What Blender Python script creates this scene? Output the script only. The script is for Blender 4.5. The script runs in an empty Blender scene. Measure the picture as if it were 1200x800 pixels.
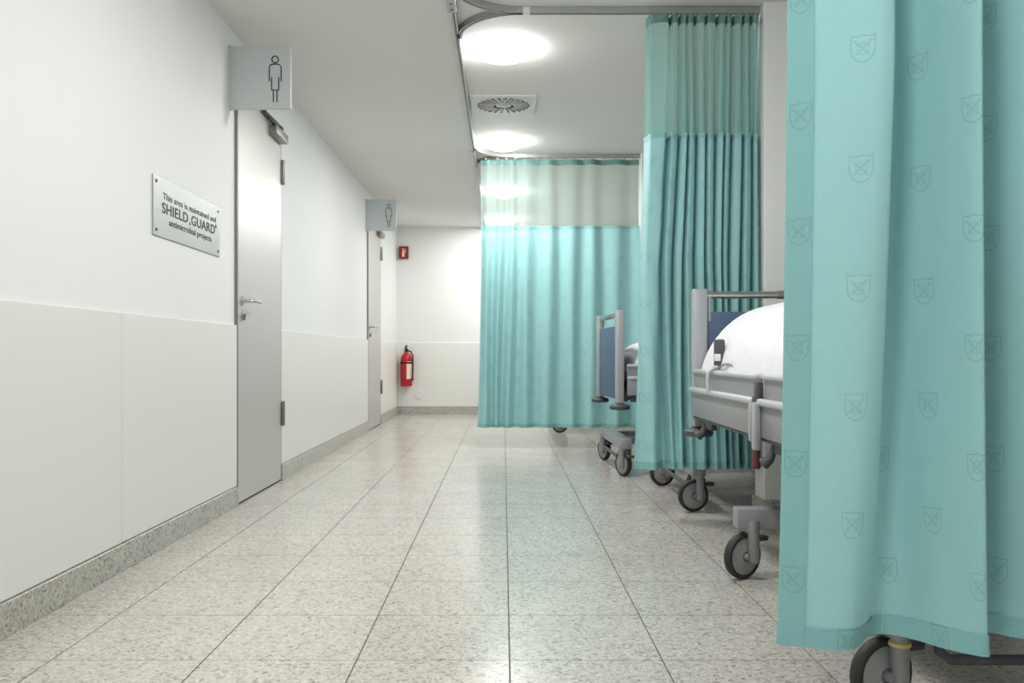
import bpy, bmesh, math, random
from mathutils import Vector, Matrix
random.seed(7)
PI = math.pi
scene = bpy.context.scene
COL = scene.collection

# ------------------------------------------------------------------ camera
F_PX = 1035.0
cam_d = bpy.data.cameras.new('camera')
cam_d.sensor_width = 36.0
cam_d.lens = F_PX / 1200.0 * 36.0
cam_d.shift_x = (600 - 590) / 1200.0
cam_d.shift_y = (415 - 400) / 1200.0
cam_d.clip_start = 0.02
cam = bpy.data.objects.new('camera', cam_d)
cam.location = (0, 0, 0.80)
cam.rotation_euler = (PI / 2, 0, 0)
COL.objects.link(cam)
scene.camera = cam

# ------------------------------------------------------------------ world, exposure
world = bpy.data.worlds.new('world')
scene.world = world
world.use_nodes = True
world.node_tree.nodes['Background'].inputs[0].default_value = (0.8, 0.85, 0.9, 1)
world.node_tree.nodes['Background'].inputs[1].default_value = 0.3
vs = scene.view_settings
vs.view_transform = 'Standard'
vs.look = 'None'
vs.gamma = 1.0
vs.use_curve_mapping = False
vs.exposure = 0.28
LAMP_W = 11.0          # watts of each ceiling light
DIFFUSER = 40.0         # emission of its opal cover

# ------------------------------------------------------------------ dimensions (metres)
XW = -1.412             # face of the lower wall panels
XU = -1.426            # face of the upper wall
XR = 3.25              # right wall
YB = 11.8              # back wall
YF = -3.0              # wall behind the camera
ZC = 2.50              # ceiling
PANEL_TOP = 0.954
DOORS = [(4.68, 5.61), (9.22, 10.15)]
DOOR_TOP = 2.23
RAIL_X = -0.245
CROSS = [1.78, 4.33, 7.50]

# ------------------------------------------------------------------ materials
def srgb(r, g, b):
    f = lambda c: (c / 255 / 12.92) if c / 255 <= 0.04045 else ((c / 255 + 0.055) / 1.055) ** 2.4
    return (f(r), f(g), f(b), 1)

def new_mat(name):
    m = bpy.data.materials.new(name)
    m.use_nodes = True
    nt = m.node_tree
    nt.nodes.clear()
    out = nt.nodes.new('ShaderNodeOutputMaterial')
    return m, nt, out

def N(nt, typ, **kw):
    n = nt.nodes.new('ShaderNode' + typ)
    for k, v in kw.items():
        setattr(n, k, v)
    return n

def M(nt, op, a, b=None, c=None, clamp=False):
    n = nt.nodes.new('ShaderNodeMath')
    n.operation = op
    n.use_clamp = clamp
    for i, v in enumerate((a, b, c)):
        if v is None:
            continue
        if isinstance(v, (int, float)):
            n.inputs[i].default_value = v
        else:
            nt.links.new(v, n.inputs[i])
    return n.outputs[0]

def plain(name, col, rough=0.5, metal=0.0, spec=0.5, var=0.03, scale=12.0, bump=0.0, bscale=60.0, aniso=None):
    """principled with slight procedural colour variation and optional fine bump"""
    m, nt, out = new_mat(name)
    p = N(nt, 'BsdfPrincipled')
    geo = N(nt, 'TexCoord')
    nz = N(nt, 'TexNoise')
    nz.inputs['Scale'].default_value = scale
    nz.inputs['Detail'].default_value = 3
    if aniso:
        mp = N(nt, 'Mapping')
        mp.inputs['Scale'].default_value = aniso
        nt.links.new(geo.outputs['Object'], mp.inputs[0])
        nt.links.new(mp.outputs[0], nz.inputs['Vector'])
    else:
        nt.links.new(geo.outputs['Object'], nz.inputs['Vector'])
    hsv = N(nt, 'HueSaturation')
    hsv.inputs['Color'].default_value = col
    v = M(nt, 'MULTIPLY_ADD', nz.outputs['Fac'], var * 2, 1 - var)
    nt.links.new(v, hsv.inputs['Value'])
    nt.links.new(hsv.outputs[0], p.inputs['Base Color'])
    p.inputs['Roughness'].default_value = rough
    p.inputs['Metallic'].default_value = metal
    p.inputs['Specular IOR Level'].default_value = spec
    if bump:
        nb = N(nt, 'TexNoise')
        nb.inputs['Scale'].default_value = bscale
        nb.inputs['Detail'].default_value = 4
        nt.links.new(geo.outputs['Object'], nb.inputs['Vector'])
        bp = N(nt, 'Bump')
        bp.inputs['Strength'].default_value = bump
        bp.inputs['Distance'].default_value = 0.01
        nt.links.new(nb.outputs['Fac'], bp.inputs['Height'])
        nt.links.new(bp.outputs[0], p.inputs['Normal'])
    nt.links.new(p.outputs[0], out.inputs[0])
    return m

def granite(name, tint, rough, contrast=1.0):
    m, nt, out = new_mat(name)
    p = N(nt, 'BsdfPrincipled')
    g = N(nt, 'NewGeometry')
    # distort
    nd = N(nt, 'TexNoise'); nd.inputs['Scale'].default_value = 45
    nt.links.new(g.outputs['Position'], nd.inputs['Vector'])
    vm = N(nt, 'VectorMath', operation='MULTIPLY_ADD')
    nt.links.new(nd.outputs['Color'], vm.inputs[0])
    vm.inputs[1].default_value = (0.02, 0.02, 0.02)
    nt.links.new(g.outputs['Position'], vm.inputs[2])
    vo = N(nt, 'TexVoronoi'); vo.inputs['Scale'].default_value = 105
    nt.links.new(vm.outputs[0], vo.inputs['Vector'])
    sp = N(nt, 'SeparateColor')
    nt.links.new(vo.outputs['Color'], sp.inputs[0])
    cr = N(nt, 'ValToRGB')
    cr.color_ramp.interpolation = 'CONSTANT'
    t = tint
    stops = [(0.0, 0.22), (0.045, 0.52), (0.16, 0.74), (0.34, 0.90), (0.55, 1.0), (0.82, 1.10), (0.95, 1.26)]
    e = cr.color_ramp.elements
    while len(e) < len(stops):
        e.new(0.5)
    for k, (pos, val) in enumerate(stops):
        val = 1 + (val - 1) * contrast
        e[k].position = pos
        e[k].color = (min(1, t[0] * val), min(1, t[1] * val), min(1, t[2] * val * (0.97 if val < 1 else 1)), 1)
    nt.links.new(sp.outputs[0], cr.inputs[0])
    # small dark flecks
    v2 = N(nt, 'TexVoronoi'); v2.inputs['Scale'].default_value = 260
    nt.links.new(vm.outputs[0], v2.inputs['Vector'])
    s2 = N(nt, 'SeparateColor'); nt.links.new(v2.outputs['Color'], s2.inputs[0])
    fl = M(nt, 'LESS_THAN', s2.outputs[1], 0.07)
    mx = N(nt, 'MixRGB'); mx.blend_type = 'MULTIPLY'
    mx.inputs[2].default_value = (0.45, 0.44, 0.42, 1)
    nt.links.new(M(nt, 'MULTIPLY', fl, 0.8), mx.inputs[0])
    nt.links.new(cr.outputs[0], mx.inputs[1])
    # cloudy warm/cool drift and per-slab tone
    nc = N(nt, 'TexNoise'); nc.inputs['Scale'].default_value = 3.5
    nt.links.new(g.outputs['Position'], nc.inputs['Vector'])
    oi = N(nt, 'ObjectInfo')
    val = M(nt, 'ADD', M(nt, 'MULTIPLY_ADD', nc.outputs['Fac'], 0.16, 0.90), M(nt, 'MULTIPLY', oi.outputs['Random'], 0.05))
    hsv = N(nt, 'HueSaturation')
    nt.links.new(mx.outputs[0], hsv.inputs['Color'])
    nt.links.new(val, hsv.inputs['Value'])
    nt.links.new(hsv.outputs[0], p.inputs['Base Color'])
    nt.links.new(M(nt, 'MULTIPLY_ADD', nc.outputs['Fac'], 0.10, rough - 0.05), p.inputs['Roughness'])
    p.inputs['Specular IOR Level'].default_value = 0.6
    nt.links.new(p.outputs[0], out.inputs[0])
    return m

def cloth(name, col, col2, trans=0.35, weave=0.06, shield=False):
    m, nt, out = new_mat(name)
    uv = N(nt, 'TexCoord')
    sx = N(nt, 'SeparateXYZ')
    nt.links.new(uv.outputs['UV'], sx.inputs[0])
    u, v = sx.outputs[0], sx.outputs[1]
    k = 2 * PI / 0.0062
    w1 = M(nt, 'SINE', M(nt, 'MULTIPLY', M(nt, 'ADD', u, v), k))
    w2 = M(nt, 'SINE', M(nt, 'MULTIPLY', M(nt, 'SUBTRACT', u, v), k * 1.13))
    wv = M(nt, 'MULTIPLY', w1, w2)
    nz = N(nt, 'TexNoise'); nz.inputs['Scale'].default_value = 14; nz.inputs['Detail'].default_value = 5
    nt.links.new(uv.outputs['UV'], nz.inputs['Vector'])
    val = M(nt, 'MULTIPLY_ADD', wv, weave, 1.0)
    val = M(nt, 'MULTIPLY', val, M(nt, 'MULTIPLY_ADD', nz.outputs['Fac'], 0.14, 0.93))
    mask = None
    if shield:
        du, dv = 0.113, 0.23
        uo = M(nt, 'ADD', u, 0.0285)
        uc = M(nt, 'DIVIDE', uo, du)
        ci = M(nt, 'FLOOR', uc)
        fu = M(nt, 'MULTIPLY', M(nt, 'SUBTRACT', M(nt, 'SUBTRACT', uc, ci), 0.5), du)
        vo = M(nt, 'ADD', M(nt, 'SUBTRACT', M(nt, 'DIVIDE', v, dv), 0.035), M(nt, 'MULTIPLY', M(nt, 'FLOORED_MODULO', ci, 2.0), 0.5))
        fv = M(nt, 'MULTIPLY', M(nt, 'SUBTRACT', M(nt, 'FRACT', vo), 0.5), dv)
        au = M(nt, 'DIVIDE', M(nt, 'ABSOLUTE', fu), 0.0225)
        av = M(nt, 'DIVIDE', fv, 0.028)
        # top edge dips towards a small central point, like a heraldic shield
        top = M(nt, 'ADD', av, M(nt, 'MULTIPLY', M(nt, 'MULTIPLY', au, M(nt, 'SUBTRACT', 1.0, au)), 0.45))
        p1 = M(nt, 'MAXIMUM', au, top)
        p2 = M(nt, 'SQRT', M(nt, 'ADD', M(nt, 'POWER', au, 2.0), M(nt, 'POWER', av, 2.0)))
        up = M(nt, 'GREATER_THAN', av, 0.0)
        p = M(nt, 'ADD', M(nt, 'MULTIPLY', p1, up), M(nt, 'MULTIPLY', p2, M(nt, 'SUBTRACT', 1.0, up)))
        ring = M(nt, 'SUBTRACT', 1.0, M(nt, 'MULTIPLY', M(nt, 'ABSOLUTE', M(nt, 'SUBTRACT', p, 0.94)), 13.0), clamp=True)
        ins = M(nt, 'LESS_THAN', p, 0.72)
        dg = M(nt, 'ABSOLUTE', M(nt, 'SUBTRACT', M(nt, 'ABSOLUTE', M(nt, 'ADD', fu, 0.001)), M(nt, 'ABSOLUTE', fv)))
        xs = M(nt, 'MULTIPLY', M(nt, 'LESS_THAN', dg, 0.0032), ins)
        lob = M(nt, 'MULTIPLY', M(nt, 'LESS_THAN', M(nt, 'ABSOLUTE', M(nt, 'SUBTRACT', p, 0.42)), 0.08), 0.6)
        mask = M(nt, 'MAXIMUM', ring, M(nt, 'MULTIPLY', M(nt, 'MAXIMUM', xs, lob), 0.6))
        val = M(nt, 'MULTIPLY', val, M(nt, 'SUBTRACT', 1.0, M(nt, 'MULTIPLY', mask, 0.24)))
    mixc = N(nt, 'MixRGB')
    mixc.inputs[1].default_value = col
    mixc.inputs[2].default_value = col2
    nt.links.new(nz.outputs['Fac'], mixc.inputs[0])
    hsv = N(nt, 'HueSaturation')
    nt.links.new(mixc.outputs[0], hsv.inputs['Color'])
    nt.links.new(val, hsv.inputs['Value'])
    d = N(nt, 'BsdfPrincipled')
    d.inputs['Roughness'].default_value = 0.55
    d.inputs['Specular IOR Level'].default_value = 0.25
    d.inputs['Sheen Weight'].default_value = 0.15
    nt.links.new(hsv.outputs[0], d.inputs['Base Color'])
    bp = N(nt, 'Bump'); bp.inputs['Strength'].default_value = 0.25; bp.inputs['Distance'].default_value = 0.002
    h = wv if mask is None else M(nt, 'SUBTRACT', wv, M(nt, 'MULTIPLY', mask, 2.0))
    nt.links.new(h, bp.inputs['Height'])
    nt.links.new(bp.outputs[0], d.inputs['Normal'])
    t = N(nt, 'BsdfTranslucent')
    nt.links.new(hsv.outputs[0], t.inputs[0])
    mx = N(nt, 'MixShader'); mx.inputs[0].default_value = trans
    nt.links.new(d.outputs[0], mx.inputs[1]); nt.links.new(t.outputs[0], mx.inputs[2])
    nt.links.new(mx.outputs[0], out.inputs[0])
    return m

def net(name, col, cover):
    """open mesh fabric: rows of round holes, procedural"""
    m, nt, out = new_mat(name)
    uv = N(nt, 'TexCoord')
    sx = N(nt, 'SeparateXYZ'); nt.links.new(uv.outputs['UV'], sx.inputs[0])
    k = 2 * PI / 0.012
    w = M(nt, 'MULTIPLY', M(nt, 'SINE', M(nt, 'MULTIPLY', M(nt, 'ADD', sx.outputs[0], sx.outputs[1]), k)),
          M(nt, 'SINE', M(nt, 'MULTIPLY', M(nt, 'SUBTRACT', sx.outputs[0], sx.outputs[1]), k)))
    fac = M(nt, 'MULTIPLY_ADD', w, 0.30, cover, clamp=True)
    d = N(nt, 'BsdfDiffuse'); d.inputs[0].default_value = col
    t = N(nt, 'BsdfTranslucent'); t.inputs[0].default_value = col
    mx = N(nt, 'MixShader'); mx.inputs[0].default_value = 0.4
    nt.links.new(d.outputs[0], mx.inputs[1]); nt.links.new(t.outputs[0], mx.inputs[2])
    tr = N(nt, 'BsdfTransparent')
    m2 = N(nt, 'MixShader')
    nt.links.new(fac, m2.inputs[0])
    nt.links.new(tr.outputs[0], m2.inputs[1]); nt.links.new(mx.outputs[0], m2.inputs[2])
    nt.links.new(m2.outputs[0], out.inputs[0])
    return m

def emit(name, col, s):
    m, nt, out = new_mat(name)
    e = N(nt, 'Emission'); e.inputs[0].default_value = col; e.inputs[1].default_value = s
    nt.links.new(e.outputs[0], out.inputs[0])
    return m

MT = dict(
    wall=plain('wall_paint_white', srgb(236, 238, 236), 0.65, var=0.012, scale=2.0, bump=0.03, bscale=90),
    panel=plain('wall_panel_enamel', srgb(234, 234, 229), 0.34, var=0.008, scale=1.5),
    joint=plain('panel_joint_grey', srgb(175, 175, 170), 0.7),
    ceiling=plain('ceiling_paint', srgb(230, 229, 225), 0.8, var=0.01, scale=2.0),
    granite=granite('granite_floor', srgb(197, 194, 187)[:3], 0.20, 0.55),
    granite_base=granite('granite_skirting', srgb(190, 188, 180)[:3], 0.3, 0.8),
    grout=plain('grout_dark', srgb(98, 95, 88), 0.9),
    door=plain('door_grey_lacquer', srgb(202, 200, 197), 0.36, metal=0.35, var=0.02, scale=4, aniso=(1, 1, 0.2)),
    frame=plain('door_frame_steel', srgb(132, 132, 128), 0.4, metal=0.6),
    gap=plain('seal_black', srgb(48, 48, 46), 0.8),
    chrome=plain('stainless_steel', srgb(186, 186, 184), 0.22, metal=0.95),
    closer=plain('closer_grey_metal', srgb(150, 147, 142), 0.35, metal=0.7),
    sign=plain('brushed_aluminium_sign', srgb(206, 211, 213), 0.5, metal=0.0, var=0.05, scale=30, aniso=(0.6, 1, 14)),
    plaque=plain('brushed_steel_plaque', srgb(176, 178, 175), 0.36, metal=0.5, var=0.05, scale=9, aniso=(1, 1, 5)),
    ink=plain('engraved_ink', srgb(38, 40, 40), 0.6),
    teal=cloth('teal_curtain_cloth', srgb(164, 213, 214), srgb(154, 206, 208), 0.12, 0.13, True),
    teal_hem=cloth('teal_curtain_hem', srgb(143, 196, 197), srgb(134, 188, 189), 0.08, 0.18, True),
    net=net('teal_net', srgb(138, 200, 194), 0.60),
    net_sparse=net('teal_net_fine', srgb(190, 222, 214), 0.30),
    tape=plain('curtain_heading_tape', srgb(104, 146, 138), 0.8, var=0.15, scale=40),
    rail=plain('rail_aluminium', srgb(176, 178, 176), 0.38, metal=0.55),
    rail_dark=plain('rail_groove', srgb(74, 76, 74), 0.6),
    white_plastic=plain('white_plastic', srgb(230, 231, 228), 0.4),
    vent=plain('vent_white_enamel', srgb(216, 215, 210), 0.5),
    black=plain('vent_slot_dark', srgb(40, 40, 40), 0.9),
    lamp=emit('lamp_opal_cover', (1.0, 0.985, 0.97, 1), DIFFUSER),
    navy=plain('navy_laminate', srgb(74, 92, 124), 0.4, var=0.03),
    bed=plain('bed_grey_enamel', srgb(146, 148, 151), 0.38, metal=0.15),
    bed_light=plain('bed_light_grey', srgb(188, 189, 192), 0.35, metal=0.1),
    bed_dark=plain('bed_dark_grey', srgb(78, 80, 84), 0.5),
    alu=plain('bed_post_aluminium', srgb(180, 181, 186), 0.36, metal=0.35, var=0.03, aniso=(8, 8, 0.4)),
    rubber=plain('tyre_rubber', srgb(42, 41, 39), 0.6),
    disc=plain('wheel_disc_grey', srgb(150, 150, 150), 0.45),
    maroon=plain('lever_tip_maroon', srgb(92, 44, 42), 0.5),
    yellow=plain('yellow_ring', srgb(216, 190, 110), 0.5),
    linen=plain('white_bed_linen', srgb(228, 230, 234), 0.75, var=0.015, scale=5, bump=0.6, bscale=11),
    mattress=plain('mattress_cover', srgb(205, 208, 212), 0.6),
    red=plain('extinguisher_red', srgb(190, 22, 38), 0.3),
    red_sign=plain('sign_red', srgb(140, 24, 28), 0.45),
    label=plain('label_white', srgb(238, 220, 214), 0.5),
)

# ------------------------------------------------------------------ mesh helpers
class MB:
    def __init__(self):
        self.v = []; self.f = []; self.uv = {}
    def quad_grid(self, rows):
        b = len(self.v); n = len(rows[0])
        for r in rows:
            self.v += [tuple(p) for p in r]
        for j in range(len(rows) - 1):
            for i in range(n - 1):
                a = b + j * n + i
                self.f.append((a, a + 1, a + n + 1, a + n))
        return self
    def box(self, x0, x1, y0, y1, z0, z1, bev=0.0, seg=2, rot=None):
        bm = bmesh.new()
        bmesh.ops.create_cube(bm, size=1)
        bmesh.ops.scale(bm, vec=(abs(x1 - x0), abs(y1 - y0), abs(z1 - z0)), verts=bm.verts)
        if bev:
            bmesh.ops.bevel(bm, geom=list(bm.edges), offset=bev, segments=seg, profile=0.5, affect='EDGES')
        if rot is not None:
            bmesh.ops.transform(bm, matrix=rot.to_4x4(), verts=bm.verts)
        bmesh.ops.translate(bm, vec=((x0 + x1) / 2, (y0 + y1) / 2, (z0 + z1) / 2), verts=bm.verts)
        self.add_bm(bm)
        return self
    def add_bm(self, bm):
        b = len(self.v)
        bm.verts.index_update()
        self.v += [tuple(v.co) for v in bm.verts]
        self.f += [tuple(b + v.index for v in f.verts) for f in bm.faces]
        bm.free()
    def lathe(self, prof, origin=(0, 0, 0), axis='z', n=24, close=True):
        """prof: list of (r, h) along axis"""
        b = len(self.v)
        o = Vector(origin)
        for r, h in prof:
            for k in range(n):
                a = 2 * PI * k / n
                c, s = r * math.cos(a), r * math.sin(a)
                p = {'z': (c, s, h), 'x': (h, c, s), 'y': (s, h, c)}[axis]
                self.v.append(tuple(o + Vector(p)))
        for j in range(len(prof) - 1):
            for k in range(n):
                k2 = (k + 1) % n
                self.f.append((b + j * n + k, b + j * n + k2, b + (j + 1) * n + k2, b + (j + 1) * n + k))
        if close:
            self.f.append(tuple(b + k for k in range(n))[::-1])
            e = b + (len(prof) - 1) * n
            self.f.append(tuple(e + k for k in range(n)))
        return self
    def tube(self, pts, r, n=10, radii=None):
        pts = [Vector(p) for p in pts]
        b = len(self.v)
        up = Vector((0.0123, 0.031, 1))
        prev = None
        for i, p in enumerate(pts):
            t = (pts[min(i + 1, len(pts) - 1)] - pts[max(i - 1, 0)]).normalized()
            ref = prev if prev is not None else (up if abs(t.z) < 0.9 else Vector((1, 0.01, 0)))
            a = (ref - t * ref.dot(t)).normalized()
            prev = a
            c = t.cross(a)
            rr = radii[i] if radii else r
            for k in range(n):
                ang = 2 * PI * k / n
                self.v.append(tuple(p + a * (rr * math.cos(ang)) + c * (rr * math.sin(ang))))
        for i in range(len(pts) - 1):
            for k in range(n):
                k2 = (k + 1) % n
                self.f.append((b + i * n + k, b + i * n + k2, b + (i + 1) * n + k2, b + (i + 1) * n + k))
        self.f.append(tuple(b + k for k in range(n))[::-1])
        e = b + (len(pts) - 1) * n
        self.f.append(tuple(e + k for k in range(n)))
        return self
    def sweep_rect(self, pts, w, z0, z1):
        """horizontal polyline swept with a rectangular section"""
        pts = [Vector((p[0], p[1])) for p in pts]
        b = len(self.v)
        for i, p in enumerate(pts):
            t = (pts[min(i + 1, len(pts) - 1)] - pts[max(i - 1, 0)]).normalized()
            nrm = Vector((-t.y, t.x)) * w / 2
            for q, z in ((p - nrm, z0), (p + nrm, z0), (p + nrm, z1), (p - nrm, z1)):
                self.v.append((q.x, q.y, z))
        for i in range(len(pts) - 1):
            for k in range(4):
                k2 = (k + 1) % 4
                self.f.append((b + i * 4 + k, b + i * 4 + k2, b + (i + 1) * 4 + k2, b + (i + 1) * 4 + k))
        self.f.append((b + 3, b + 2, b + 1, b))
        e = b + (len(pts) - 1) * 4
        self.f.append((e, e + 1, e + 2, e + 3))
        return self
    def xform(self, mat):
        self.v = [tuple(mat @ Vector(p)) for p in self.v]
        return self
    def build(self, name, mat, parent=None, smooth=False, world=False, uvs=None):
        me = bpy.data.meshes.new(name)
        v = self.v
        if world and parent is not None:
            o = parent.location if parent.parent is None else parent.location + parent.parent.location
            v = [(a - o.x, b - o.y, c - o.z) for a, b, c in v]
        me.from_pydata(v, [], self.f)
        me.update()
        bm = bmesh.new(); bm.from_mesh(me)
        if not uvs:
            bmesh.ops.recalc_face_normals(bm, faces=bm.faces)
        bm.to_mesh(me); bm.free()
        if uvs:
            lay = me.uv_layers.new(name='UVMap')
            for l in me.loops:
                lay.data[l.index].uv = uvs[l.vertex_index]
        me.materials.append(MT[mat] if isinstance(mat, str) else mat)
        if smooth:
            for p in me.polygons:
                p.use_smooth = True
            if smooth != 'all':
                me.set_sharp_from_angle(angle=math.radians(38))
        ob = bpy.data.objects.new(name, me)
        COL.objects.link(ob)
        if parent is not None:
            ob.parent = parent
        return ob

def tag(o, label=None, cat=None, group=None, kind=None):
    if label: o['label'] = label
    if cat: o['category'] = cat
    if group: o['group'] = group
    if kind: o['kind'] = kind
    return o

def empty(name, loc=(0, 0, 0), rz=0.0, **kw):
    o = bpy.data.objects.new(name, None)
    o.location = loc
    o.rotation_euler = (0, 0, rz)
    o.empty_display_size = 0.1
    COL.objects.link(o)
    tag(o, **kw)
    return o

def struct(o):
    o['kind'] = 'structure'
    return o

def copy_tree(o, parent=None):
    c = o.copy()
    COL.objects.link(c)
    c.parent = parent
    for ch in list(o.children):
        copy_tree(ch, c)
    return c

# ------------------------------------------------------------------ floor: slab + tiles
floor = struct(MB().box(XU - 0.3, XR + 0.2, YF - 0.2, YB + 0.2, -0.12, -0.0025).build('floor', 'grout'))
T = 0.4
seamX = [0.016 + T * k for k in range(-3, 9)]
xs = [XW - 0.003] + [x for x in seamX if x > XW] + [XR]
ROW0 = 2.312 - T
rows = [ROW0 + T * k for k in range(0, 25)]
mesh_cache = {}
def tile(x0, x1, y0, y1):
    gx, gy = 0.0020, 0.0017
    w, d = round(x1 - x0 - 2 * gx, 4), round(y1 - y0 - 2 * gy, 4)
    if (w, d) not in mesh_cache:
        o = MB().box(-w / 2, w / 2, -d / 2, d / 2, -0.0024, 0.0, ).build('tile', 'granite', floor)
        mesh_cache[(w, d)] = o.data
    else:
        o = bpy.data.objects.new('tile', mesh_cache[(w, d)])
        COL.objects.link(o); o.parent = floor
    o.location = ((x0 + x1) / 2, (y0 + y1) / 2, 0)
    return o
n_tiles = 0
for j, y0 in enumerate(rows):
    y1 = min(y0 + T, YB)
    if y1 - y0 < 0.03:
        continue
    for i in range(len(xs) - 1):
        if xs[i + 1] - xs[i] < 0.03 or xs[i] > 3.0:
            continue
        tile(xs[i], xs[i + 1], y0, y1); n_tiles += 1
rest = MB()
yy = ROW0
while yy > YF:
    for i in range(len(xs) - 1):
        rest.box(xs[i] + 0.0016, xs[i + 1] - 0.0016, max(YF, yy - T) + 0.001, yy - 0.001, -0.0024, 0.0)
    yy -= T
for j, y0 in enumerate(rows):
    if xs[-2] > 3.0:
        rest.box(xs[-2] + 0.0016, XR, y0 + 0.001, min(y0 + T, YB) - 0.001, -0.0024, 0.0)
r_ = rest.build('tile_field', 'granite', floor); r_['kind'] = 'stuff'

# ------------------------------------------------------------------ walls, ceiling
struct(MB().box(XU - 0.3, XR + 0.2, YF - 0.2, YB + 0.2, ZC, ZC + 0.1).build('ceiling', 'ceiling'))
wl = MB()
segs = [(YF, DOORS[0][0]), (DOORS[0][1], DOORS[1][0]), (DOORS[1][1], YB)]
for a, b in segs:
    wl.box(XU - 0.15, XU, a, b, 0, ZC)
for a, b in DOORS:
    wl.box(XU - 0.15, XU, a, b, DOOR_TOP + 0.02, ZC)
    wl.box(XU - 0.15, XU - 0.10, a, b, 0, DOOR_TOP + 0.02)
wall_left = struct(wl.build('wall_left', 'wall'))
wall_back = struct(MB().box(XU - 0.15, XR + 0.1, YB, YB + 0.15, 0, ZC).build('wall_back', 'wall'))
struct(MB().box(XR, XR + 0.15, YF, YB, 0, ZC).build('wall_right', 'wall'))
struct(MB().box(XU - 0.15, XR + 0.1, YF - 0.15, YF, 0, ZC).build('wall_front', 'wall'))
# enamelled lower panels, 10 cm skirting below
panels = [(YF, -0.95), (-0.95, 0.46), (0.46, 1.865), (1.865, 3.27), (3.27, DOORS[0][0]), (DOORS[0][1], DOORS[1][0]), (DOORS[1][1], YB - 0.001)]
for a, b in panels:
    MB().box(XU, XW, a + 0.0022, b - 0.0022, 0.103, PANEL_TOP, 0.0012, 1).build('panel', 'panel', wall_left)
for a, b in zip([YF, -0.95, 0.46, 1.865], [-0.95, 0.46, 1.865, 3.27]):
    MB().box(XU, XW - 0.006, b - 0.004, b + 0.004, 0.103, PANEL_TOP - 0.002).build('joint_strip', 'joint', wall_left)
MB().box(XW, XR, YB - 0.018, YB, 0.103, PANEL_TOP, 0.0012, 1).build('panel', 'panel', wall_back)
for a, b in segs:
    struct(MB().box(XU, XW + 0.010, a, b, 0, 0.100, 0.0015, 1).build('baseboard_left', 'granite_base'))
struct(MB().box(XW + 0.010, XR, YB - 0.028, YB, 0, 0.100, 0.0015, 1).build('baseboard_back', 'granite_base'))
struct(MB().box(XR - 0.014, XR, YF, YB - 0.028, 0, 0.100, 0.0015, 1).build('baseboard_right', 'granite_base'))
# partition stubs between the bays: (left edge x, y0, y1)
for nm, x0, y0, y1 in (('middle', 1.255, 4.25, 4.41), ('far', 1.16, 7.42, 7.60)):
    w = struct(MB().box(x0, XR, y0, y1, 0, ZC, 0.004, 1).build('wall_' + nm, 'wall'))
    struct(MB().box(x0 - 0.012, XR, y0 - 0.012, y1 + 0.012, 0, 0.10, 0.002, 1).build('baseboard_' + nm, 'granite_base'))

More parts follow.
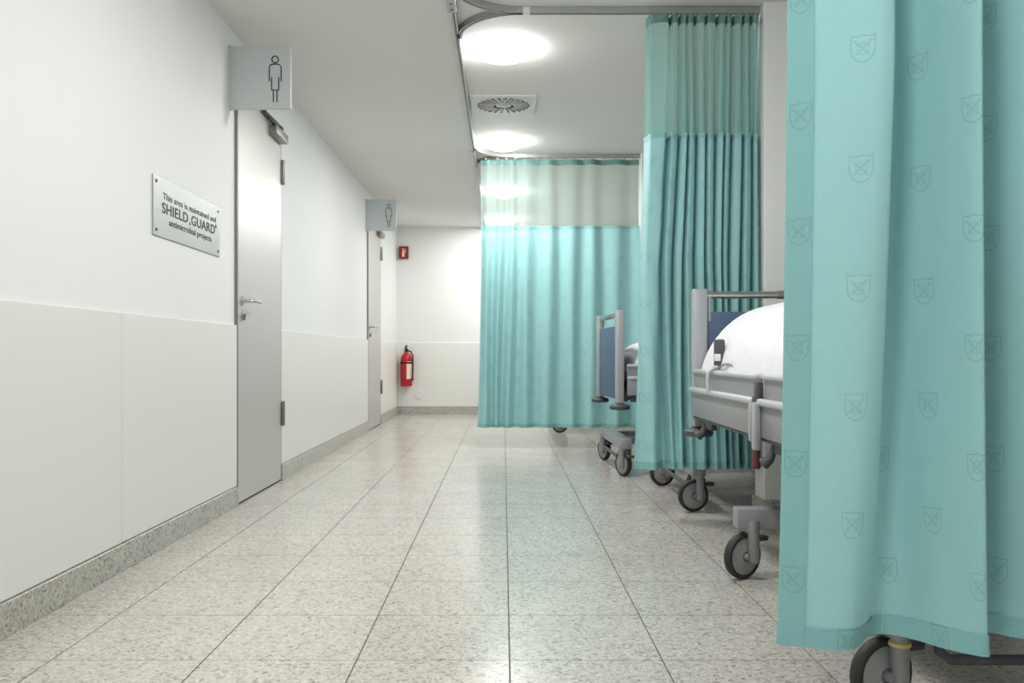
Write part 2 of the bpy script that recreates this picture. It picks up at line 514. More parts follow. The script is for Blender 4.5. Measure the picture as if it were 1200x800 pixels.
# ------------------------------------------------------------------ doors
def door(idx, y0, y1, label):
    XL = XW + 0.002                                     # leaf face
    leaf = MB().box(XL - 0.045, XL, y0 + 0.018, y1 - 0.010, 0.008, DOOR_TOP - 0.006, 0.002, 2).build('door_%d' % idx, 'door')
    struct(leaf); leaf['label'] = label
    fr = MB()
    fr.box(XU - 0.09, XW + 0.001, y0, y0 + 0.011, 0, DOOR_TOP + 0.02)
    fr.box(XU - 0.09, XW + 0.001, y1 - 0.006, y1, 0, DOOR_TOP + 0.02)
    fr.box(XU - 0.09, XW + 0.001, y0, y1, DOOR_TOP + 0.002, DOOR_TOP + 0.02)
    fr.build('door_frame', 'frame', leaf)
    se = MB()
    se.box(XU - 0.09, XW - 0.012, y0 + 0.011, y0 + 0.018, 0, DOOR_TOP)
    se.box(XU - 0.09, XW - 0.012, y1 - 0.010, y1 - 0.006, 0, DOOR_TOP)
    se.build('door_seal', 'gap', leaf)
    # lever handle on round rose; key rose below
    hy = y0 + 0.085
    h = MB().lathe([(0.0255, 0), (0.0265, 0.004), (0.0235, 0.009)], (XL, hy, 1.088), 'x', 20)
    h.tube([(XL, hy, 1.088), (XL + 0.045, hy, 1.088), (XL + 0.056, hy + 0.006, 1.088), (XL + 0.060, hy + 0.020, 1.088), (XL + 0.060, hy + 0.135, 1.088)], 0.0095, 12)
    h.build('door_handle', 'chrome', leaf, True)
    k = MB().lathe([(0.0255, 0), (0.0265, 0.004), (0.0235, 0.009)], (XL, hy, 1.006), 'x', 20)
    k.build('key_rose', 'chrome', leaf, True)
    MB().lathe([(0.0085, 0.0085), (0.0085, 0.020), (0.007, 0.021)], (XL, hy, 1.012), 'x', 14).box(XL + 0.008, XL + 0.019, hy - 0.005, hy + 0.005, 0.985, 1.012, 0.002, 1).build('lock_cylinder', 'closer', leaf, True)
    # hinges: barrel with knuckles and a leaf plate
    for z in (1.955, 0.425):
        hm = MB().lathe([(0.010, -0.078), (0.0115, -0.072), (0.0115, 0.072), (0.010, 0.078)], (XW + 0.012, y1 + 0.004, z), 'z', 12)
        hm.box(XW, XW + 0.006, y1 - 0.03, y1 + 0.035, z - 0.072, z + 0.072, 0.001, 1)
        for q in (-0.026, 0.026):
            hm.lathe([(0.0128, q - 0.0015), (0.0128, q + 0.0015)], (XW + 0.012, y1 + 0.004, z), 'z', 12)
        hm.build('hinge', 'closer', leaf, True)
    # closer: rounded box body at the hinge side plus slide arm under the frame head
    c = MB().box(XL, XL + 0.052, y1 - 0.30, y1 - 0.03, DOOR_TOP - 0.108, DOOR_TOP - 0.048, 0.010, 3)
    cb = c.build('door_closer', 'closer', leaf, True)
    a = MB().box(XL + 0.005, XL + 0.030, y1 - 0.48, y1 - 0.06, DOOR_TOP - 0.026, DOOR_TOP - 0.008, 0.003, 1)
    a.lathe([(0.012, DOOR_TOP - 0.05), (0.012, DOOR_TOP - 0.016)], (XL + 0.026, y1 - 0.12, 0), 'z', 12)
    a.box(XL + 0.016, XL + 0.036, y1 - 0.40, y1 - 0.11, DOOR_TOP - 0.042, DOOR_TOP - 0.034, 0.002, 1)
    a.build('closer_arm', 'bed_dark', cb, True)
    return leaf
door(1, *DOORS[0], 'flush grey metal door beside the steel plaque')
door(2, *DOORS[1], 'flush grey metal door next to the fire extinguisher corner')

# ------------------------------------------------------------------ ceiling lights
def ceiling_light(y, label, x=0.0):
    t = empty('ceiling_light', (x, y, ZC), label=label, cat='ceiling light', group='round ceiling lights down the middle of the ceiling')
    MB().lathe([(0.172, 0.0), (0.174, -0.002), (0.172, -0.004), (0.160, -0.0045)], n=40).build('trim_ring', 'white_plastic', t, True)
    prof = [(0.166, -0.004)]
    for k in range(1, 8):
        a = k / 8 * PI / 2
        prof.append((0.166 * math.cos(a) + 0.0005, -0.004 - 0.066 * math.sin(a)))
    prof.append((0.004, -0.0702))
    MB().lathe(prof, n=40).build('opal_cover', 'lamp', t, 'all')
    ld = bpy.data.lights.new('lamp_light', 'AREA')
    ld.shape = 'DISK'; ld.size = 0.32; ld.energy = LAMP_W; ld.color = (1.0, 0.985, 0.965)
    lo = bpy.data.objects.new('lamp_light', ld)
    COL.objects.link(lo); lo.parent = t; lo.location = (0, 0, -0.074)
    return t
for y, lab in ((-1.54, 'round opal ceiling light two lamps before the near curtain rail'),
               (0.61, 'round opal ceiling light just before the near curtain rail'),
               (2.76, 'round opal ceiling light above the bay of the duvet-piled bed'),
               (4.91, 'round opal ceiling light between the middle curtain rail and the air vent'),
               (7.06, 'round opal ceiling light between the air vent and the far curtain rail'),
               (9.21, 'round opal ceiling light just behind the far net curtain'),
               (11.10, 'round opal ceiling light against the back wall')):
    ceiling_light(y, lab)

# ------------------------------------------------------------------ ceiling air vent (swirl outlet)
vt = empty('air_vent', (0.0, 6.0, ZC), label='square white ceiling air vent with a swirl of radial slots', cat='air vent')
MB().box(-0.222, 0.222, -0.222, 0.222, -0.012, 0, 0.003, 1).build('face_plate', 'vent', vt)
for k in range(24):
    a = 2 * PI * k / 24
    s = MB()
    b = len(s.v)
    r0, r1, w0, w1, sk = 0.055, 0.172, 0.004, 0.011, 0.012
    pts = [(r0, -w0), (r1, -w1 + sk), (r1 + 0.006, sk), (r1, w1 + sk), (r0, w0)]
    for z in (-0.0145, -0.0118):
        for p, q in pts:
            s.v.append((p * math.cos(a) - q * math.sin(a), p * math.sin(a) + q * math.cos(a), z))
    n = len(pts)
    s.f.append(tuple(range(n))[::-1]); s.f.append(tuple(range(n, 2 * n)))
    for i in range(n):
        s.f.append((i, (i + 1) % n, n + (i + 1) % n, n + i))
    s.build('slot', 'black', vt)
for k in range(24):
    a = 2 * PI * (k + 0.22) / 24
    MB().box(0.07, 0.168, -0.0035, 0.0035, -0.021, -0.0115, rot=None).xform(Matrix.Rotation(a, 4, 'Z')).build('vane', 'vent', vt)
MB().lathe([(0.030, -0.011), (0.030, -0.016), (0.022, -0.018)], n=20).build('centre_cap', 'vent', vt, True)

# ------------------------------------------------------------------ curtain rails
RZ0, RZ1 = 2.468, 2.4985
rail = empty('curtain_rail', (RAIL_X, 4.33, ZC), label='aluminium curtain rail on the ceiling with curved branches into each bay', cat='curtain rail')
def rpart(name, pts, mat='rail', w=0.026, z0=RZ0, z1=RZ1):
    return MB().sweep_rect(pts, w, z0, z1).build(name, mat, rail, world=True)
rpart('long_rail', [(RAIL_X, -1.0), (RAIL_X, YB)])
MB().sweep_rect([(RAIL_X, -1.0), (RAIL_X, YB)], 0.007, RZ0 - 0.0012, RZ0 + 0.004).build('long_rail_groove', 'rail_dark', rail, world=True)
ends = {1.78: XR, 4.33: 1.255, 7.50: 1.16}
def arc(yc, sgn, R=0.34):
    """quarter turn from the long rail into the cross rail at yc (sgn -1: coming from nearer, +1: from farther)"""
    pts = []
    for k in range(13):
        a = k / 12 * PI / 2
        pts.append((RAIL_X + 0.013 + R * (1 - math.cos(a)), yc + sgn * R * (1 - math.sin(a))))
    return pts
for yc in CROSS:
    x1 = ends[yc]
    rpart('cross_rail', [(RAIL_X + 0.30, yc), (x1, yc)])
    MB().sweep_rect([(RAIL_X + 0.30, yc), (x1, yc)], 0.007, RZ0 - 0.0012, RZ0 + 0.004).build('cross_rail_groove', 'rail_dark', rail, world=True)
    for sg in (-1, 1):
        rpart('rail_bend', arc(yc, sg))
        MB().sweep_rect(arc(yc, sg), 0.006, RZ0 - 0.0012, RZ0 + 0.004).build('bend_groove', 'rail_dark', rail, world=True)
    MB().box(RAIL_X - 0.024, RAIL_X + 0.016, yc - 0.24, yc - 0.02, RZ0 - 0.003, RZ0 + 0.004, 0.001, 1).build('joint_plate', 'rail', rail, world=True)
    for q in (-0.21, -0.13, -0.06):
        MB().lathe([(0.006, RZ0 - 0.006), (0.006, RZ0 - 0.002)], (RAIL_X - 0.004, yc + q, 0), 'z', 10).build('screw', 'rail_dark', rail, world=True)
    MB().box(0.095, 0.130, yc - 0.017, yc + 0.017, RZ0 - 0.002, RZ1, 0.001, 1).build('joint_clip', 'white_plastic', rail, world=True)

# ------------------------------------------------------------------ curtains
def catmull(P, n):
    """sample a Catmull-Rom spline through 2D points at n params"""
    out = []
    m = len(P) - 1
    for i in range(n):
        t = i / (n - 1) * m
        k = min(int(t), m - 1); f = t - k
        p0, p1, p2, p3 = P[max(k - 1, 0)], P[k], P[k + 1], P[min(k + 2, m)]
        r = []
        for d in range(2):
            a, b, c, e = p0[d], p1[d], p2[d], p3[d]
            r.append(0.5 * (2 * b + (c - a) * f + (2 * a - 5 * b + 4 * c - e) * f * f + (3 * b - a - 3 * c + e) * f ** 3))
        out.append(tuple(r))
    return out

def sheet(name, mat, parent, fn, zs, ns, off=0.0, s0=0.0, s1=1.0):
    """fn(z, n) -> n plan points; rows over zs; UV in metres of cloth"""
    rows, uvs = [], []
    ref = None
    for z in zs:
        base, zz = fn(z, ns)
        a, b = int(round(s0 * (ns - 1))), int(round(s1 * (ns - 1)))
        if ref is None:
            u, ref = 0.0, []
            mid, _ = fn(1.1, ns)
            for i, p in enumerate(mid):
                if i:
                    dx = p[0] - mid[i - 1][0]
                    L = math.hypot(dx, p[1] - mid[i - 1][1])
                    u += L if dx > 0.4 * L else 0.15 * L
                ref.append(u)
        row = []
        for i in range(a, b + 1):
            x, y = base[i]
            if off:
                q0, q1 = base[max(i - 1, 0)], base[min(i + 1, ns - 1)]
                tx, ty = q1[0] - q0[0], q1[1] - q0[1]
                L = math.hypot(tx, ty) or 1
                x += ty / L * off; y -= tx / L * off
            row.append((x, y, zz[i] if zz else z))
            uvs.append((ref[i], z))
        rows.append(row)
    return MB().quad_grid(rows).build(name, mat, parent, 'all', world=True, uvs=uvs)

def lin(a, b, n):
    return [a + (b - a) * i / (n - 1) for i in range(n)]

def make_curtain(label, fn, zb, znet, ztop, loc, ns, net_mat, hooks, group, hem=0.042, side=0.0):
    t = empty('hospital_curtain', loc, label=label, cat='curtain', group=group)
    body = sheet('cloth', 'teal', t, fn, lin(zb, znet, 40), ns)
    sheet('hem', 'teal_hem', body, fn, lin(zb - 0.001, zb + hem, 3), ns, off=0.0022)
    sheet('hem_back', 'teal_hem', body, fn, lin(zb - 0.001, zb + hem, 3), ns, off=-0.0022)
    if side:
        sheet('side_hem', 'teal_hem', body, fn, lin(zb + 0.002, znet, 40), ns, off=0.003, s0=0.0, s1=side)
    sheet('net', net_mat, t, fn, lin(znet, ztop - 0.04, 12), ns)
    sheet('net_seam', 'teal_hem', t, fn, lin(znet - 0.012, znet + 0.012, 2), ns, off=0.0022)
    tp = sheet('heading_tape', 'tape', t, fn, lin(ztop - 0.045, ztop, 3), ns, off=0.0015)
    pts, _ = fn(ztop, ns)
    for k in range(hooks):
        i = int((k + 0.5) / hooks * (ns - 1))
        x, y = pts[i]
        yr = loc[1]
        h = MB().tube([(x, y, ztop - 0.025), (x, y - 0.004, ztop - 0.012), (x, yr, ztop + 0.004), (x, yr, RZ0 - 0.002)], 0.0022, 6)
        h.box(x - 0.006, x + 0.006, yr - 0.005, yr + 0.005, RZ0 - 0.010, RZ0 - 0.0015)
        h.build('hook', 'rail', t, world=True)
    return t

# near curtain: plan of its folds at hem and at eye height and above
A_bot = [(.545, 1.768), (.565, 1.760), (.60, 1.745), (.64, 1.730), (.68, 1.732), (.712, 1.765), (.738, 1.803), (.765, 1.828), (.80, 1.828), (.835, 1.795), (.865, 1.745), (.895, 1.712), (.918, 1.694), (.932, 1.696), (.934, 1.730), (.918, 1.79), (.925, 1.855), (.96, 1.88), (1.00, 1.86), (1.04, 1.815), (1.08, 1.79), (1.13, 1.79), (1.17, 1.84), (1.21, 1.875), (1.25, 1.86), (1.30, 1.80), (1.35, 1.79), (1.42, 1.85)]
A_top = [(.570, 1.772), (.588, 1.758), (.62, 1.735), (.66, 1.712), (.70, 1.694), (.732, 1.686), (.752, 1.700), (.732, 1.775), (.748, 1.862), (.80, 1.868), (.845, 1.815), (.880, 1.745), (.902, 1.700), (.917, 1.690), (.924, 1.725), (.885, 1.80), (.880, 1.885), (.92, 1.925), (.97, 1.90), (1.02, 1.84), (1.06, 1.79), (1.12, 1.79), (1.16, 1.835), (1.20, 1.86), (1.25, 1.84), (1.30, 1.80), (1.35, 1.79), (1.42, 1.83)]
def near_fn(z, n):
    t = min(1.0, max(0.0, (z - 0.22) / 1.15))
    t = t ** 0.6
    P = [(a[0] + (b[0] - a[0]) * t, a[1] + (b[1] - a[1]) * t) for a, b in zip(A_bot, A_top)]
    if z > 1.5:
        k = (z - 1.5) / 0.93
        P = [(x, y + (1.78 - y) * 0.5 * k) for x, y in P]
    return catmull(P, n), None
make_curtain('teal curtain woven with small shield emblems, deep folds, hanging before the duvet-piled bed', near_fn, 0.222, 1.86, 2.448, (0.95, 1.78, 0.222), 330, 'net', 12, 'teal bay curtains', hem=0.04, side=0.066)

# middle curtain: bunched tight pleats against the partition
rm = random.Random(3)
wids = [1.9, .85, .75, .9, 1.0, .95, .7, .6, .95, .9, .6]
edges_ = [0]
for w in wids:
    edges_.append(edges_[-1] + w)
edges_ = [e / edges_[-1] for e in edges_]
amps = [rm.uniform(0.75, 1.15) for _ in wids]
def mid_fn(z, n):
    zt = (z - 0.24) / (2.43 - 0.24)
    low = max(0.0, min(1.0, (1.30 - z) / 1.06))
    x0 = 0.705 - 0.03 * max(0, min(1, (1.86 - z) / 0.6)) - 0.045 * low
    x1 = 1.238
    pts = []
    for i in range(n):
        s = i / (n - 1)
        k = 0
        while k < len(wids) - 1 and s > edges_[k + 1]:
            k += 1
        f = (s - edges_[k]) / (edges_[k + 1] - edges_[k])
        d = min(f, 1 - f)
        wv = 0.105 + 0.16 * low
        val = math.exp(-(d / wv) ** 2)                       # narrow deep gap between flat pleat faces
        sw = s ** (1.0 - 0.22 * low)
        e = k if f < 0.5 else k + 1
        mrg = 1.0 if e % 2 == 1 else 1 - 0.9 * low
        dep = mrg * (0.055 + 0.050 * amps[min(e, len(amps) - 1)]) * (1 - 0.5 * max(0, (z - 1.9) / 0.55)) * (1.0 - 0.15 * low)
        x = x0 + (x1 - x0) * sw
        y = 4.285 + dep * val - 0.012 * math.sin(PI * f) + 0.010 * math.sin(9 * s + 3 * z) * s + 0.030 * (f - 0.5) * (1 - val) * (1 if k % 2 else -0.6)
        if k == 0:
            y += 0.018 * low * math.sin(2 * PI * f * 1.5 + 0.6)
        if k == 0:
            y += 0.006 * math.sin(14 * z + 20 * s)
        x += 0.008 * math.sin(2.3 * z + 11 * s) * (1 if s < 0.98 else 0)
        pts.append((x, y))
    return pts, None
make_curtain('teal curtain bunched in tight vertical pleats beside the partition end', mid_fn, 0.243, 1.86, 2.448, (0.95, 4.33, 0.243), 420, 'net', 14, 'teal bay curtains', hem=0.035)

# far curtain: drawn out across the bay
bumps = [(0.00, .03), (0.045, -.025), (0.085, .035), (0.12, -.03), (0.155, .032), (0.19, -.03), (0.235, .03), (0.29, -.028), (0.36, .030), (0.43, -.024), (0.50, .034), (0.58, -.026), (0.64, .030), (0.70, -.03), (0.77, .032), (0.86, -.03), (0.93, .03), (1.0, -.02)]
def far_fn(z, n):
    low = max(0.0, min(1.0, (1.9 - z) / 1.7))
    x0 = -0.185 - 0.04 * low
    x1 = 1.155
    pts = []
    for i in range(n):
        s = i / (n - 1)
        k = 0
        while k < len(bumps) - 2 and s > bumps[k + 1][0]:
            k += 1
        f = (s - bumps[k][0]) / (bumps[k + 1][0] - bumps[k][0])
        f = (1 - math.cos(PI * f)) / 2
        y = bumps[k][1] + (bumps[k + 1][1] - bumps[k][1]) * f
        amp = (0.55 + 0.75 * low)
        pts.append((x0 + (x1 - x0) * s + 0.008 * math.sin(25 * s + 2 * z), 7.49 + y * amp + 0.008 * math.sin(5 * s + 3 * z)))
    return pts, None
make_curtain('teal curtain drawn flat across the far bay with a clear net top', far_fn, 0.180, 1.875, 2.448, (0.48, 7.50, 0.18), 300, 'net_sparse', 16, 'teal bay curtains', hem=0.03)

# ------------------------------------------------------------------ hospital bed
BL, BW = 1.95, 0.48
def duvet_mesh(h, wrinkle, x0=0.09, x1=1.925, zb=0.66, taper=0.0):
    rows = []
    nx, ny = 60, 36
    rr = random.Random(11)
    waves = [(rr.uniform(3, 13), rr.uniform(4, 16), rr.uniform(0, 6), rr.uniform(0.4, 1)) for _ in range(9)]
    for j in range(nx + 1):
        a = j / nx * PI                                  # along length, superellipse ends
        cx = -math.cos(a)
        fx = math.copysign(abs(cx) ** 0.55, cx)
        row = []
        ex = max(0.0, 1 - abs(fx) ** 16) ** (1 / 2.2)
        for i in range(ny + 1):
            b = i / ny * PI
            cy, sy = -math.cos(b), math.sin(b)
            fy = math.copysign(abs(cy) ** 0.9, cy)
            x = (x0 + x1) / 2 + fx * (x1 - x0) / 2
            y = fy * 0.462 * (0.97 + 0.03 * ex)
            hh = h * (1 - taper * (1 - (x - x0) / (x1 - x0)))
            z = zb + hh * (sy ** 0.74) * ex
            wv = sum(am * math.sin(fx_ * x + fy_ * y + ph) for fx_, fy_, ph, am in waves)
            z += wrinkle * wv * sy * ex
            row.append((x, y, z))
        rows.append(row)
    m = MB().quad_grid(rows)
    # close underside
    m.quad_grid([[(p[0], p[1], zb) for p in (r[0], r[-1])] for r in rows])
    return m

def make_castor(bed, x, y, yaw, ring=False):
    """single wheel between two arms; local x = axle, y = trail"""
    R = Matrix.Translation((x, y, 0)) @ Matrix.Rotation(yaw, 4, 'Z')
    o = -0.024
    fk = MB()
    fk.tube([(0.030, 0, 0.21), (0.030, 0, 0.066), (0.030, -0.002, 0.058)], 0.021, 14, radii=[0.021, 0.021, 0.016])
    fk.tube([(-0.030, 0, 0.19), (-0.030, 0, 0.07)], 0.013, 10)
    fk.box(-0.036, 0.036, -0.022, 0.022, 0.166, 0.186, 0.004, 1)
    fk.lathe([(0.012, -0.034), (0.012, 0.034)], (0, o, 0.081), 'x', 12)
    f = fk.xform(R).build('castor', 'bed', bed, True)
    tr = [(0.066, -0.0165), (0.074, -0.0165), (0.0795, -0.011), (0.081, 0.0), (0.0795, 0.011), (0.074, 0.0165), (0.066, 0.0165), (0.064, 0)]
    tr.append(tr[0])
    MB().lathe(tr, (0, o, 0.081), 'x', 36, close=False).xform(R).build('tyre', 'rubber', f, True)
    MB().lathe([(0.0655, -0.013), (0.060, -0.0155), (0.022, -0.018), (0.018, -0.020), (0.018, 0.020), (0.022, 0.018), (0.060, 0.0155), (0.0655, 0.013)], (0, o, 0.081), 'x', 36).xform(R).build('wheel_disc', 'disc', f, True)
    # brake pedal
    MB().box(-0.022, 0.022, 0.030, 0.085, 0.128, 0.146, 0.005, 2).box(-0.014, 0.014, 0.012, 0.04, 0.13, 0.17, 0.003, 1).xform(R).build('brake_pedal', 'bed_dark', f, True)
    if ring:
        MB().lathe([(0.0205, 0.149), (0.0245, 0.151), (0.0245, 0.158), (0.0205, 0.160)], (0.030, 0, 0), 'z', 18).xform(R).build('ring', 'yellow', f, True)
    return f

def end_board(bed, name, x):
    bd = MB().box(x - 0.011, x + 0.011, -0.415, 0.415, 0.500, 0.988, 0.006, 2).build(name, 'navy', bed, True)
    for s in (-1, 1):
        yc = s * 0.447
        MB().box(x - 0.026, x + 0.026, yc - 0.033, yc + 0.033, 0.478, 1.088, 0.008, 3).build('post', 'alu', bd, True)
        MB().lathe([(0.030, 0.436), (0.060, 0.440), (0.066, 0.448), (0.066, 0.462), (0.058, 0.470), (0.030, 0.476)], (x, s * 0.452, 0), 'z', 24).build('corner_bumper', 'bed_dark', bd, True)
        MB().box(x - 0.014, x + 0.014, s * 0.405 - 0.006, s * 0.405 + 0.006, 0.945, 1.055, 0.003, 1).build('bracket', 'alu', bd)
    MB().tube([(x, -0.42, 1.063), (x, 0.42, 1.063)], 0.0165, 16).build('top_rail', 'chrome', bd, True)
    MB().tube([(x, -0.145, 1.063), (x, 0.10, 1.063)], 0.0185, 16).build('rail_sleeve', 'closer', bd, True)
    return bd

def make_bed(loc, rz, label, duvet_h, wrinkle, yaws, taper=0.0, ring=False):
    bed = empty('hospital_bed', loc, rz, label=label, cat='hospital bed', group='hospital beds in the bays')
    end_board(bed, 'foot_board', 0.0)
    end_board(bed, 'head_board', BL)
    fm = MB()
    for s in (-1, 1):
        fm.box(0.02, BL - 0.02, s * 0.40 - 0.022, s * 0.40 + 0.022, 0.500, 0.550, 0.004, 1)
    for x in (0.03, 0.52, 1.0, 1.48, BL - 0.03):
        fm.box(x - 0.02, x + 0.02, -0.40, 0.40, 0.502, 0.546, 0.004, 1)
    fm.box(0.05, BL - 0.05, -0.42, 0.42, 0.575, 0.600)
    fm.build('bed_frame', 'bed_dark', bed)
    # chassis
    ch = MB()
    for x in (0.04, 1.205):
        ch.box(x - 0.035, x + 0.035, -0.485, 0.485, 0.180, 0.252, 0.007, 2)
    for s in (-1, 1):
        ch.box(0.04, 1.205, s * 0.22 - 0.025, s * 0.22 + 0.025, 0.190, 0.240, 0.004, 1)
    ch.box(0.45, 1.10, -0.20, 0.20, 0.185, 0.262, 0.01, 2)
    ch.build('chassis', 'bed', bed, True)
    pb = MB().tube([(0.035, -0.34, 0.205), (0.012, -0.34, 0.135), (0.006, -0.32, 0.120), (0.006, 0.32, 0.120), (0.012, 0.34, 0.135), (0.035, 0.34, 0.205)], 0.012, 10)
    pb.build('pedal_bar', 'bed_dark', bed, True)
    for x in (0.38, 1.08):
        MB().box(x - 0.055, x + 0.055, -0.11, 0.11, 0.24, 0.42, 0.008, 2).box(x - 0.042, x + 0.042, -0.095, 0.095, 0.42, 0.505, 0.006, 2).build('lift_column', 'bed_light', bed, True)
    MB().box(0.06, BL - 0.05, -0.435, 0.435, 0.600, 0.712, 0.035, 4).build('mattress', 'mattress', bed, True)
    duvet_mesh(duvet_h, wrinkle, taper=taper).build('duvet', 'linen', bed, 'all')
    # side panels, two halves a side; each an upper and a lower board with a pale rounded lip
    for s in (-1, 1):
        for x0, x1 in ((0.045, 0.88), (0.945, BL - 0.035)):
            yi = s * 0.462; yo = s * 0.478
            up = MB().box(x0, x1, min(yi, yo), max(yi, yo), 0.655, 0.722, 0.004, 1).build('side_panel', 'bed', bed, True)
            MB().box(x0 - 0.002, x1 + 0.002, s * 0.472 - 0.016, s * 0.472 + 0.016, 0.716, 0.736, 0.008, 3).build('lip', 'bed_light', up, True)
            yo2 = s * 0.490
            lo = MB().box(x0, x1, min(s * 0.470, yo2), max(s * 0.470, yo2), 0.532, 0.640, 0.005, 2).build('side_panel', 'bed', bed, True)
            MB().box(x0 - 0.002, x1 + 0.002, s * 0.486 - 0.017, s * 0.486 + 0.017, 0.634, 0.658, 0.009, 3).build('lip', 'bed_light', lo, True)
            MB().box(x0, x1, s * 0.470 - 0.012, s * 0.470 + 0.012, 0.520, 0.531, 0.002, 1).build('lower_rail', 'bed_dark', lo, True)
        g = 0.9125
        MB().box(g - 0.024, g + 0.012, s * 0.486 - 0.012, s * 0.486 + 0.012, 0.640, 0.712, 0.006, 2).lathe([(0.016, -0.013), (0.016, 0.013)], (g + 0.004, s * 0.488, 0.648), 'y', 14).build('panel_latch', 'bed_dark', bed, True)
        MB().box(g - 0.052, g - 0.018, s * 0.502 - 0.012, s * 0.502 + 0.012, 0.492, 0.646, 0.006, 2).box(g + 0.012, g + 0.034, s * 0.500 - 0.009, s * 0.500 + 0.009, 0.515, 0.640, 0.004, 2).build('panel_bracket', 'alu', bed, True)
        MB().tube([(g - 0.035, s * 0.502, 0.500), (g - 0.035, s * 0.502, 0.440)], 0.013, 12, radii=[0.011, 0.015]).lathe([(0.015, 0.440), (0.010, 0.432)], (g - 0.035, s * 0.502, 0), 'z', 12).build('lever_tip', 'maroon', bed, True)
        # release levers hanging below the panel
        for lx in (BL - 0.22, 0.79, 0.16):
            MB().box(lx - 0.09, lx + 0.05, s * 0.455 - 0.012, s * 0.455 + 0.012, 0.488, 0.520, 0.005, 2).tube([(lx + 0.03, s * 0.46, 0.51), (lx + 0.03, s * 0.475, 0.470), (lx + 0.045, s * 0.49, 0.455)], 0.014, 10, radii=[0.010, 0.014, 0.020]).build('release_lever', 'bed_dark', bed, True)
    for (x, y), yw in zip(((0.04, 0.44), (0.04, -0.44), (1.205, 0.44), (1.205, -0.44)), yaws):
        make_castor(bed, x, y, math.radians(yw), ring and x < 0.5)
    return bed

def yaw_for(nx, ny, rz):
    """castor yaw in bed frame so its axle points along world (nx, ny)"""
    return math.degrees(math.atan2(ny, nx)) - math.degrees(rz)

H = PI / 2
bed1 = make_bed((1.314, 1.96, 0), H, 'hospital bed with high white duvet mound and grey side panels, head board by pleated curtain', 0.375, 0.0055,
                [yaw_for(.35, -.94, H), yaw_for(.5, -.86, H), yaw_for(.5, -.866, H), yaw_for(.3, -.9, H)], ring=True)
r15 = 0.0
bed15 = make_bed((0.950, 4.945, 0), r15, 'hospital bed hidden behind the tightly pleated curtain, only castors showing below it', 0.20, 0.003,
                 [yaw_for(.30, -.95, r15), yaw_for(.22, -.97, r15), 10, 40])
r2 = math.radians(1.8)
bed2 = make_bed((0.745, 6.22, 0), r2, 'hospital bed with navy foot board facing the corridor between two curtains', 0.235, 0.003,
                [yaw_for(-.93, -.36, r2), yaw_for(-.90, -.42, r2), 20, 60])
bed3 = make_bed((0.56, 9.45, 0), 0.0, 'hospital bed behind the flat drawn far curtain, one castor showing under its hem', 0.20, 0.003,
                [yaw_for(.2, -.98, 0), yaw_for(.1, -.99, 0), 20, 60])

# handset hooked over the side panel of the first bed
hs = empty('bed_handset', (0.858, 3.50, 0.715), label='dark bed control handset with a white button hooked on the grey side panel', cat='handset')
HR = Matrix.Rotation(math.radians(38), 4, 'Z')
MB().box(-0.014, 0.006, -0.024, 0.024, 0.030, 0.145, 0.009, 3).xform(HR).build('handset_body', 'bed_dark', hs, True)
MB().box(-0.018, -0.012, -0.015, 0.015, 0.058, 0.086, 0.003, 2).xform(HR).build('button', 'white_plastic', hs, True)
MB().tube([(-0.004, 0, 0.035), (-0.030, 0.0, 0.028), (-0.047, -0.002, 0.012), (-0.049, -0.004, -0.02), (-0.047, -0.006, -0.065)], 0.009, 10, radii=[.010, .010, .010, .009, .008]).build('hook', 'bed_light', hs, True)
MB().tube([(-0.004, -0.012, 0.035), (-0.014, -0.05, 0.034), (-0.008, -0.11, 0.048), (0.0, -0.17, 0.046), (0.004, -0.22, 0.034)], 0.0045, 8).build('cable', 'bed', hs, True)

# ------------------------------------------------------------------ flag signs over the doors
def stroke(pts, w, y0, y1, mb, closed=False):
    """flat strip of width w through 2D (x,z) points, extruded y0..y1"""
    P = [Vector(p) for p in pts]
    n = len(P)
    b = len(mb.v)
    for i in range(n):
        if closed:
            a, c = P[(i - 1) % n], P[(i + 1) % n]
        else:
            a, c = P[max(i - 1, 0)], P[min(i + 1, n - 1)]
        t = (c - a).normalized(); nr = Vector((-t.y, t.x)) * w / 2
        for q in (P[i] - nr, P[i] + nr):
            for y in (y0, y1):
                mb.v.append((q.x, y, q.y))
    m = n if closed else n - 1
    for i in range(m):
        p, q = b + 4 * i, b + 4 * ((i + 1) % n)
        mb.f += [(p, p + 2, q + 2, q), (p + 1, q + 1, q + 3, p + 3), (p, q, q + 1, p + 1), (p + 2, p + 3, q + 3, q + 2)]
    if not closed:
        e = b + 4 * (n - 1)
        mb.f += [(b, b + 1, b + 3, b + 2), (e, e + 2, e + 3, e + 1)]

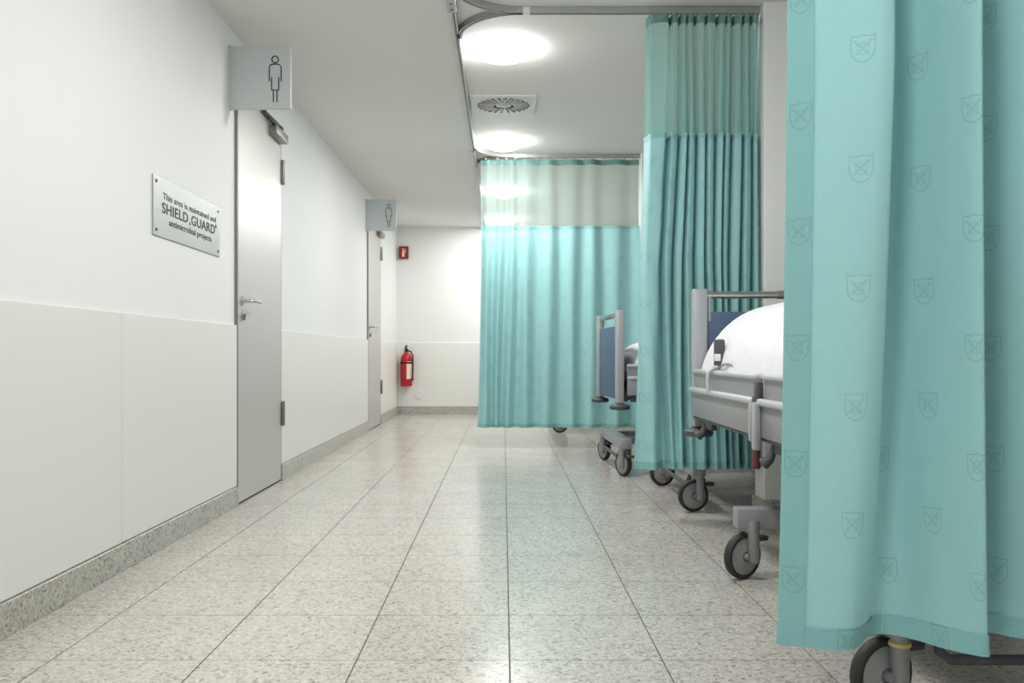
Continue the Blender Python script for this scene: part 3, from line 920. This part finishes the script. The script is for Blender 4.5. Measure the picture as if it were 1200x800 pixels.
def flag_sign(y, label):
    S = 0.318
    t = empty('restroom_sign', (XU, y, 2.078), label=label, cat='sign', group='projecting restroom signs')
    MB().box(0.004, S, -0.014, 0.014, 0, S + 0.006, 0.002, 1).build('sign_plate', 'sign', t)
    MB().box(0.0, 0.010, -0.022, 0.022, -0.004, S + 0.010, 0.002, 1).build('mount', 'sign', t)
    px = S / 72.0
    def q(x, yy):      # pixel offsets on the sign face measured from its top-left corner
        return (0.004 + x * px, S - yy * px)
    fg = MB()
    w = 0.0055
    cx = 53.0
    stroke([q(cx + 3.9 * math.cos(a), 14.2 + 3.9 * math.sin(a)) for a in [2 * PI * k / 20 for k in range(20)]], w, -0.0155, -0.0135, fg, True)
    outer = [(-7, 40), (-7, 25), (-6.4, 22), (-4.8, 20.3), (-2.5, 19.7), (2.5, 19.7), (4.8, 20.3), (6.4, 22), (7, 25), (7, 40)]
    stroke([q(cx + a, b) for a, b in outer], w, -0.0155, -0.0135, fg)
    for s in (-1, 1):
        stroke([q(cx + s * 4.3, 35), q(cx + s * 4.3, 50)], w, -0.0155, -0.0135, fg)
        stroke([q(cx + s * 2.2, 50), q(cx + s * 2.2, 64.5)], w, -0.0155, -0.0135, fg)
    stroke([q(cx - 4.9, 50), q(cx + 4.9, 50)], w * 0.7, -0.0155, -0.0135, fg)
    fg.build('pictogram', 'ink', t)
    return t
flag_sign(4.61, 'square metal restroom sign with person outline above the door beside the plaque')
flag_sign(9.15, 'square metal restroom sign with person outline above the door by the back corner')

# ------------------------------------------------------------------ steel plaque
pq = empty('wall_plaque', (XU, 4.0, 1.41), label='brushed steel wall plaque with black engraved lettering and corner screws', cat='plaque')
PW, PH = 0.84, 0.246
MB().box(0, 0.007, -PW / 2, PW / 2, -PH / 2, PH / 2, 0.0015, 1).build('plate', 'plaque', pq)
for sy in (-1, 1):
    for sz in (-1, 1):
        MB().lathe([(0.0062, 0.006), (0.0062, 0.009), (0.004, 0.0105)], (0, sy * (PW / 2 - 0.03), sz * (PH / 2 - 0.024)), 'x', 14).build('screw', 'gap', pq, True)
def text(body, size, y, z, name, parent, xs=1.0, bold=0.0):
    c = bpy.data.curves.new(name, 'FONT')
    c.body = body; c.size = size; c.align_x = 'CENTER'; c.align_y = 'CENTER'
    c.extrude = 0.0004; c.offset = bold; c.space_character = 1.05
    ob = bpy.data.objects.new(name, c)
    COL.objects.link(ob)
    bpy.context.view_layer.update()
    dg = bpy.context.evaluated_depsgraph_get()
    me = bpy.data.meshes.new_from_object(ob.evaluated_get(dg))
    bpy.data.objects.remove(ob)
    bpy.data.curves.remove(c)
    for v in me.vertices:
        a, b, d = v.co
        v.co = (0.0075 + d, y + a * xs, z + b)      # facing +X, reading towards +Y
    me.materials.clear(); me.materials.append(MT['ink'])
    o = bpy.data.objects.new(name, me)
    COL.objects.link(o); o.parent = parent
    return o
text('This area is maintained and', 0.040, 0.02, 0.050, 'lettering', pq, 1.46, 0.0002)['kind'] = 'stuff'
text('SHIELD', 0.062, -0.178, -0.002, 'lettering', pq, 1.50, 0.0010)
text('GUARD', 0.062, 0.178, -0.002, 'lettering', pq, 1.50, 0.0010)
text('®', 0.026, 0.356, 0.018, 'lettering', pq, 1.2, 0.0001)['kind'] = 'stuff'
MB().lathe([(0.009, 0.0068), (0.009, 0.0079)], (0, -0.002, -0.020), 'x', 4).build('lettering_mark', 'ink', pq)
text('antimicrobial projects', 0.040, 0.02, -0.052, 'lettering', pq, 1.46, 0.0003)['kind'] = 'stuff'

# ------------------------------------------------------------------ fire extinguisher corner
ex = empty('fire_extinguisher', (-1.285, YB - 0.105, 0.375), label='red fire extinguisher with dark valve hung on the back wall', cat='fire extinguisher')
MB().lathe([(0.060, 0.0), (0.074, 0.008), (0.078, 0.02), (0.078, 0.345), (0.072, 0.385), (0.054, 0.42), (0.032, 0.44), (0.026, 0.455)], n=28).build('cylinder', 'red', ex, True)
MB().lathe([(0.022, 0.45), (0.026, 0.465), (0.026, 0.49), (0.018, 0.50)], n=16).box(-0.012, 0.012, -0.05, 0.012, 0.485, 0.505, 0.004, 1).build('valve', 'gap', ex, True)
MB().box(-0.014, 0.014, -0.095, 0.03, 0.520, 0.532, 0.004, 2, rot=Matrix.Rotation(0.25, 3, 'X')).box(-0.013, 0.013, -0.085, 0.01, 0.494, 0.503, 0.003, 2).build('lever', 'gap', ex, True)
MB().tube([(0.02, -0.01, 0.475), (0.060, -0.02, 0.462), (0.088, -0.035, 0.40), (0.090, -0.045, 0.25), (0.086, -0.05, 0.12), (0.084, -0.05, 0.08)], 0.011, 10, radii=[.009, .01, .01, .01, .011, .016]).build('hose', 'gap', ex, True)
lb = MB()
rows_ = []
for z in (0.10, 0.17, 0.24, 0.33):
    rows_.append([(0.0788 * math.sin(a), -0.0788 * math.cos(a), z) for a in [math.radians(d) for d in range(8, 76, 6)]])
lb.quad_grid(rows_).build('label_sticker', 'label', ex, 'all')
MB().box(-0.03, 0.03, 0.076, 0.0855, 0.05, 0.42, 0.002, 1).lathe([(0.0815, 0.30), (0.0815, 0.325)], n=28, close=False).build('bracket', 'gap', ex)

fs = empty('fire_sign', (-1.33, YB, 2.155), label='small red fire extinguisher sign high in the back corner', cat='sign')
MB().box(-0.062, 0.062, -0.05, -0.0, -0.082, 0.082, 0.003, 1).build('sign_box', 'red_sign', fs)
sg = MB()
sg.box(-0.020, 0.014, -0.0525, -0.0495, -0.058, 0.022, 0.001, 1)
sg.box(-0.010, 0.004, -0.0525, -0.0495, 0.022, 0.042)
stroke([(-0.003, 0.044), (0.016, 0.048), (0.027, 0.030), (0.028, -0.01)], 0.007, -0.0525, -0.0495, sg)
stroke([(-0.026, 0.055), (0.004, 0.042)], 0.007, -0.0525, -0.0495, sg)
sg.build('pictogram', 'label', fs)
sk = empty('wall_socket', (-1.125, YB - 0.018, 0.258), label='round white wall socket low on the back wall', cat='socket')
MB().lathe([(0.050, 0.0), (0.050, -0.006), (0.045, -0.010), (0.040, -0.010)], axis='y', n=28).build('cover_ring', 'white_plastic', sk, True)
MB().lathe([(0.039, -0.0102), (0.037, -0.004), (0.0, -0.0035)], axis='y', n=28, close=False).build('socket_well', 'joint', sk, True)
for s in (-1, 1):
    MB().lathe([(0.005, -0.0042), (0.005, -0.0036)], (s * 0.012, 0, 0), 'y', 10).build('pin_hole', 'black', sk)
